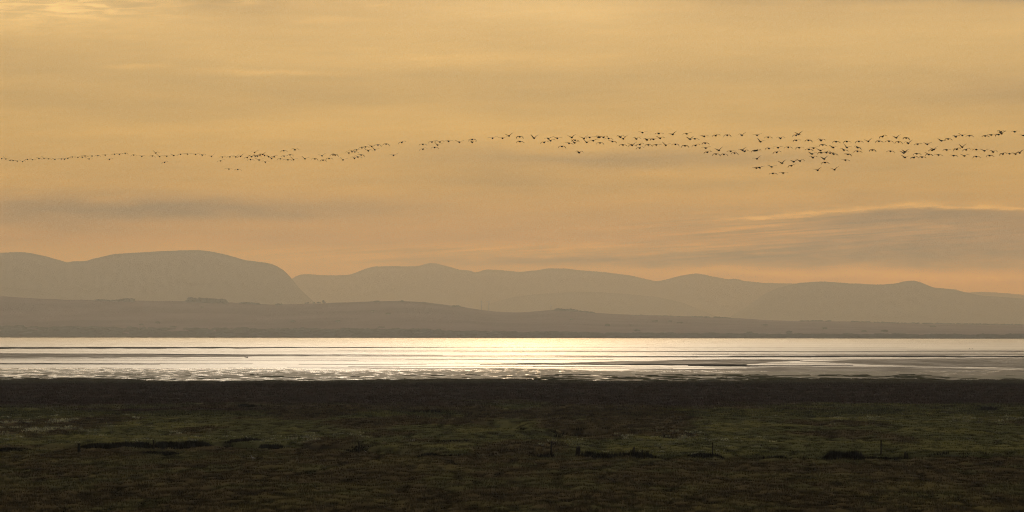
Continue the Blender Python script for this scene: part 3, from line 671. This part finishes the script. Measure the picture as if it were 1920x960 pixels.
DATA = [
 (8, 0, 270, "25,218ll 88,225uh 150,245ld 197,250ml 258,258hu 337,264hm 410,232Dl 485,235ml 585,220md 660,216ul 728,222lD 823,230hl 920,225ld 968,228lm 1017,215dm 1083,195dl 1168,200dl 1236,198ml 1275,180ld 1335,224hm 1380,181mm 1468,174dD 1578,167ll 1640,230lm 1718,153dl 1790,155mm 1878,140dD"),
 (8, 240, 270, "85,166Dd 207,186mm 417,136um 367,180dD 475,190um 582,182ll 687,172hl 788,154Dl 893,151ll 1013,155lh 1115,168mm 1250,185lu 548,275Dm"),
 (8, 400, 260, "137,275Dl 108,334dh 233,456ll 367,462dd 248,273Dm 338,275mu 408,265Du 508,283Du 575,270hu 620,207lu 632,262mm 700,245Dm 740,238hu 768,250ld 828,268ll 875,297mm 912,268dm 662,262Dl 558,312Dd 687,320hh 780,352mm 1055,180Dd 1225,168mm 1062,262Dl 1150,243DD 1005,303Dd 1118,316ld 1203,315uh 1375,302uh 1523,303dD 1630,257hu 1645,322DD 1735,296Dd 1795,243Dl 1828,246mD"),
 (8, 600, 240, "345,478uh 433,376mm 480,350mh 522,358Dd 548,328Dl 628,297DD 683,283ld 518,455mm 567,435md 618,405lD 725,343mm 775,275hh 868,254dD 823,327uh 992,241DD 1227,216Dm 1103,408lh 1543,245dd 1543,318Dm 1678,210Dm 1763,255uh 1720,292Dd 1798,210hm"),
 (8, 780, 230, "488,278ll 650,292hh 842,252dd 843,294mm 1148,232lh 1298,233lh 1395,198hu 1555,211DD 1558,283Dd 1772,232uu"),
 (9.6, 1000, 230, "270,288lh 430,280hl 312,326um 195,355Dm 692,266hu 515,428DD 642,370ld 742,362uh 750,316Dd 825,540mm 913,283hu 962,353uh 1015,265Dl 1078,323lh 1168,261ll 1195,262ml 1263,263lm 1200,364DD 1355,283dd 1425,338ld 1567,260mm 1618,290hu 1613,400dd 1780,405Du 1768,400hd"),
 (9.6, 1160, 230, "320,293mm 430,178lh 510,310mm 625,298Dh 722,194dl 748,280hm 973,210lu 380,395Dm 377,455Dm 535,400Dd 678,401Dl 848,405uh 1022,390dD 1193,415DD 1225,200dh 1285,296hu 1372,290dd 1385,410Dm 1540,245ll 1747,232Dm 1557,367Dd 1567,456lh 1595,532Dm 1805,497hu 1753,565DD"),
 (8.727, 1320, 230, "380,204DD 622,207mu 868,205lh 925,311uh 1050,237dd 1252,257mm 325,518DD 437,467dl 500,497DD 628,448lu 663,469hm 833,460Dl 862,455Dm 867,590lu 858,742ld 908,735lh 1062,420Dl 1212,408lh 1190,485Dm 1278,662hu 1108,723hh 1128,830dd 1295,823ll"),
 (8.727, 1460, 230, "285,207Dm 325,190hu 287,288Dl 488,288DD 693,291mm 940,310Dd 1115,308Dd 1312,306Dd 157,402dd 335,409Dl 570,416lh 720,363Dd 893,405hh 1117,406uh 1294,408mD 495,436dd 685,455hh 545,511hh 693,491Dl 780,487dm 842,497dl 900,514md 1068,448md 1290,467Dd 1133,517lD 1092,612ld 562,572mm 745,593hu 758,652Dd 245,638hh 350,627hm 208,704Dh 638,777lu 915,769hu"),
 (8.727, 1600, 230, "245,305hu 418,303Dd 583,303dd 478,228Dm 703,247hu 740,315DD 865,250DD 898,338mu 312,447DD 608,467dd 825,496hh 850,478hu 845,567hh 1052,350dl 1208,352hh 1038,508Dd 990,571Dm 1123,563dd 1233,521Dd 1287,450dh 1320,438hu"),
 (10.667, 1740, 230, "15,635hd 210,645ld 270,362hl 370,544dl 403,325Dd 558,283mm 687,254hh 828,262dd 573,531Dm 685,490uu 763,543Dm 967,537dl 1131,562hh 512,658ld 728,664hh 967,678Dd 1232,657Dd 1145,265dd 1265,245ll 1410,237Dl 1457,188mm 1470,220hu 1733,180ll 1905,255ll 1305,587mm 1495,626Dm 1630,621lh 1750,626lu 1832,603lu"),
]
geese = []
for sc_, ox, oy, s_ in DATA:
    for it in s_.split():
        a, b_ = it[:-2].split(','); geese.append((ox + float(a) / sc_, oy + float(b_) / sc_, it[-2:]))
UP, DN_, MM = 'uh', 'dD', 'm'
def pose(c):
    a, b_ = c; cl_ = lambda k: 'up' if k in 'uh' else 'down' if k in 'dD' else 'bent' if k == 'm' else 'level'
    A, B_ = cl_(a), cl_(b_)
    if A == B_: return {'up': 'wings raised in a V', 'down': 'both wings arched down', 'bent': 'wings bent like an M', 'level': 'wings held level'}[A]
    if 'up' in (A, B_) and 'down' in (A, B_): return 'left wing down, right raised' if A == 'down' else 'left wing raised, right down'
    if 'up' in (A, B_): return 'only its right wing raised' if B_ == 'up' else 'only its left wing raised'
    if 'down' in (A, B_): return 'only its left wing drooping' if A == 'down' else 'only its right wing drooping'
    return 'one wing level, one bent'
REG = [(100, 'at the left end'), (170, 'above the notched crest'), (250, 'left of the broad summit'), (330, 'in the flat left line'), (405, 'above the broad summit'),
       (455, 'before the crowded knot'), (505, 'in the crowded knot'), (560, 'above the mountain gap'), (640, 'right of the mountain gap'), (690, 'in the climbing trail'), (800, 'left of the rounded knob'), (900, 'above the rounded knob'),
       (1050, 'above the wind turbines'), (1100, 'above the inner fold'), (1165, 'above the long ridge'), (1215, 'left of the saddle'), (1270, 'above the saddle'), (1330, 'above the pointed hill'), (1390, 'right of the pointed hill'),
       (1450, 'at the lower swarm\'s left'), (1500, 'above the lower swarm'), (1545, 'amid the lower swarm'), (1590, 'at the lower swarm\'s right'), (1650, 'left of the last peak'), (1700, 'above the last peak'), (1750, 'right of the last peak'),
       (1810, 'above the grey cloud'), (1865, 'near the right end'), (2000, 'at the right end')]
ORD = ['first', 'second', 'third', 'fourth', 'fifth', 'sixth', 'seventh', 'eighth', 'ninth']
def reg(x):
    for lim, nm in REG:
        if x < lim: return nm
cells = {}
for g in geese: cells.setdefault((pose(g[2]), reg(g[0])), []).append(g)
meshes = {}
for g in geese:
    px, py, code = g; grp = sorted(cells[(pose(code), reg(px))])
    base_l = f'goose, {pose(code)}, '
    if len(grp) == 1: lab = base_l + 'the only such one ' + reg(px)
    elif len(grp) == 2: lab = base_l + ('left' if grp[0] == g else 'right') + ' of two such ' + reg(px)
    else: lab = base_l + ORD[grp.index(g)] + ' such from left ' + reg(px)
    if code not in meshes: meshes[code] = goose_mesh(code)
    D = 600 - 185 * min(1, px / 1000) + random.uniform(-10, 10)
    o = bpy.data.objects.new('goose', meshes[code]); C.objects.link(o)
    o.location = sight(px, py, D); o.rotation_euler = (R(random.uniform(0, 9)), R(random.uniform(-3, 3)), R(24 + random.uniform(-7, 7)))
    tag(o, lab, 'goose', 'geese flying in a long line')

# resting birds
def standing_bird(px, py, z, s_, m, label, name, cat, yaw=0, group=None):
    if z is None: x, y, zz = hat(px, py)
    else: (x, y), zz = at(px, py, z), z
    V, Fs = loft([(-.24, .30, .01, .01), (-.16, .31, .04, .03), (-.05, .30, .075, .075), (.06, .32, .08, .08), (.13, .36, .05, .06), (.16, .43, .028, .035), (.17, .50, .026, .03), (.20, .55, .034, .034), (.25, .55, .018, .018), (.33, .54, .004, .005)])
    for sx in (-.03, .03):
        v_, f_ = tube((sx, 0, .27), (sx, .01, -.02), .010, .008, 5); n1 = len(V); V += [tuple(q) for q in v_]; Fs += [tuple(q + n1 for q in f) for f in f_]
    V = [tuple(c_ * s_ for c_ in v_) for v_ in V]
    o = objmesh(name, V, Fs, m, smooth=True); o.location = (x, y, zz); o.rotation_euler = (0, 0, yaw); tag(o, label, cat, group)
standing_bird(474.5, 865, None, .8, m_white, 'white bird standing on the near brown grass', 'gull', 'bird', R(70))
standing_bird(482, 863, None, .6, m_wader, 'small dark bird just right of the white bird on the grass', 'crow', 'bird', R(-80))
standing_bird(1017.5, 838.5, None, .6, m_white, 'small white bird on the green sward left of the tall ditch post', 'gull', 'bird', R(-90))
standing_bird(686, 852, None, .5, m_white, 'tiny white bird on the grass right of the lone thin post', 'gull', 'bird', R(90))
standing_bird(1818, 655.2, 0, 2.2, m_wader, 'left one of two dark birds resting far out on the water', 'swan', 'bird', R(90), 'birds resting on the far water')
standing_bird(1823, 655.3, 0, 2.2, m_wader, 'right one of two dark birds resting far out on the water', 'swan', 'bird', R(80), 'birds resting on the far water')
# driftwood on the shining flat
x, y = at(462, 671, .05)
V, Fs = [], []
for p0, p1, r0, r1 in [((-1.0, 0, .5), (.9, 0, .12), .12, .18), ((.1, 0, .3), (.9, 0, .75), .09, .04), ((-.3, 0, .38), (-.9, 0, .95), .08, .04)]:
    v_, f_ = tube(p0, p1, r0, r1, 7); n1 = len(V); V += v_; Fs += [tuple(q + n1 for q in f) for f in f_]
o = objmesh('driftwood', V, Fs, m_wood); o.location = (x, y, 0); tag(o, 'small dark branched driftwood lying on the bright water left of the middle', 'driftwood')
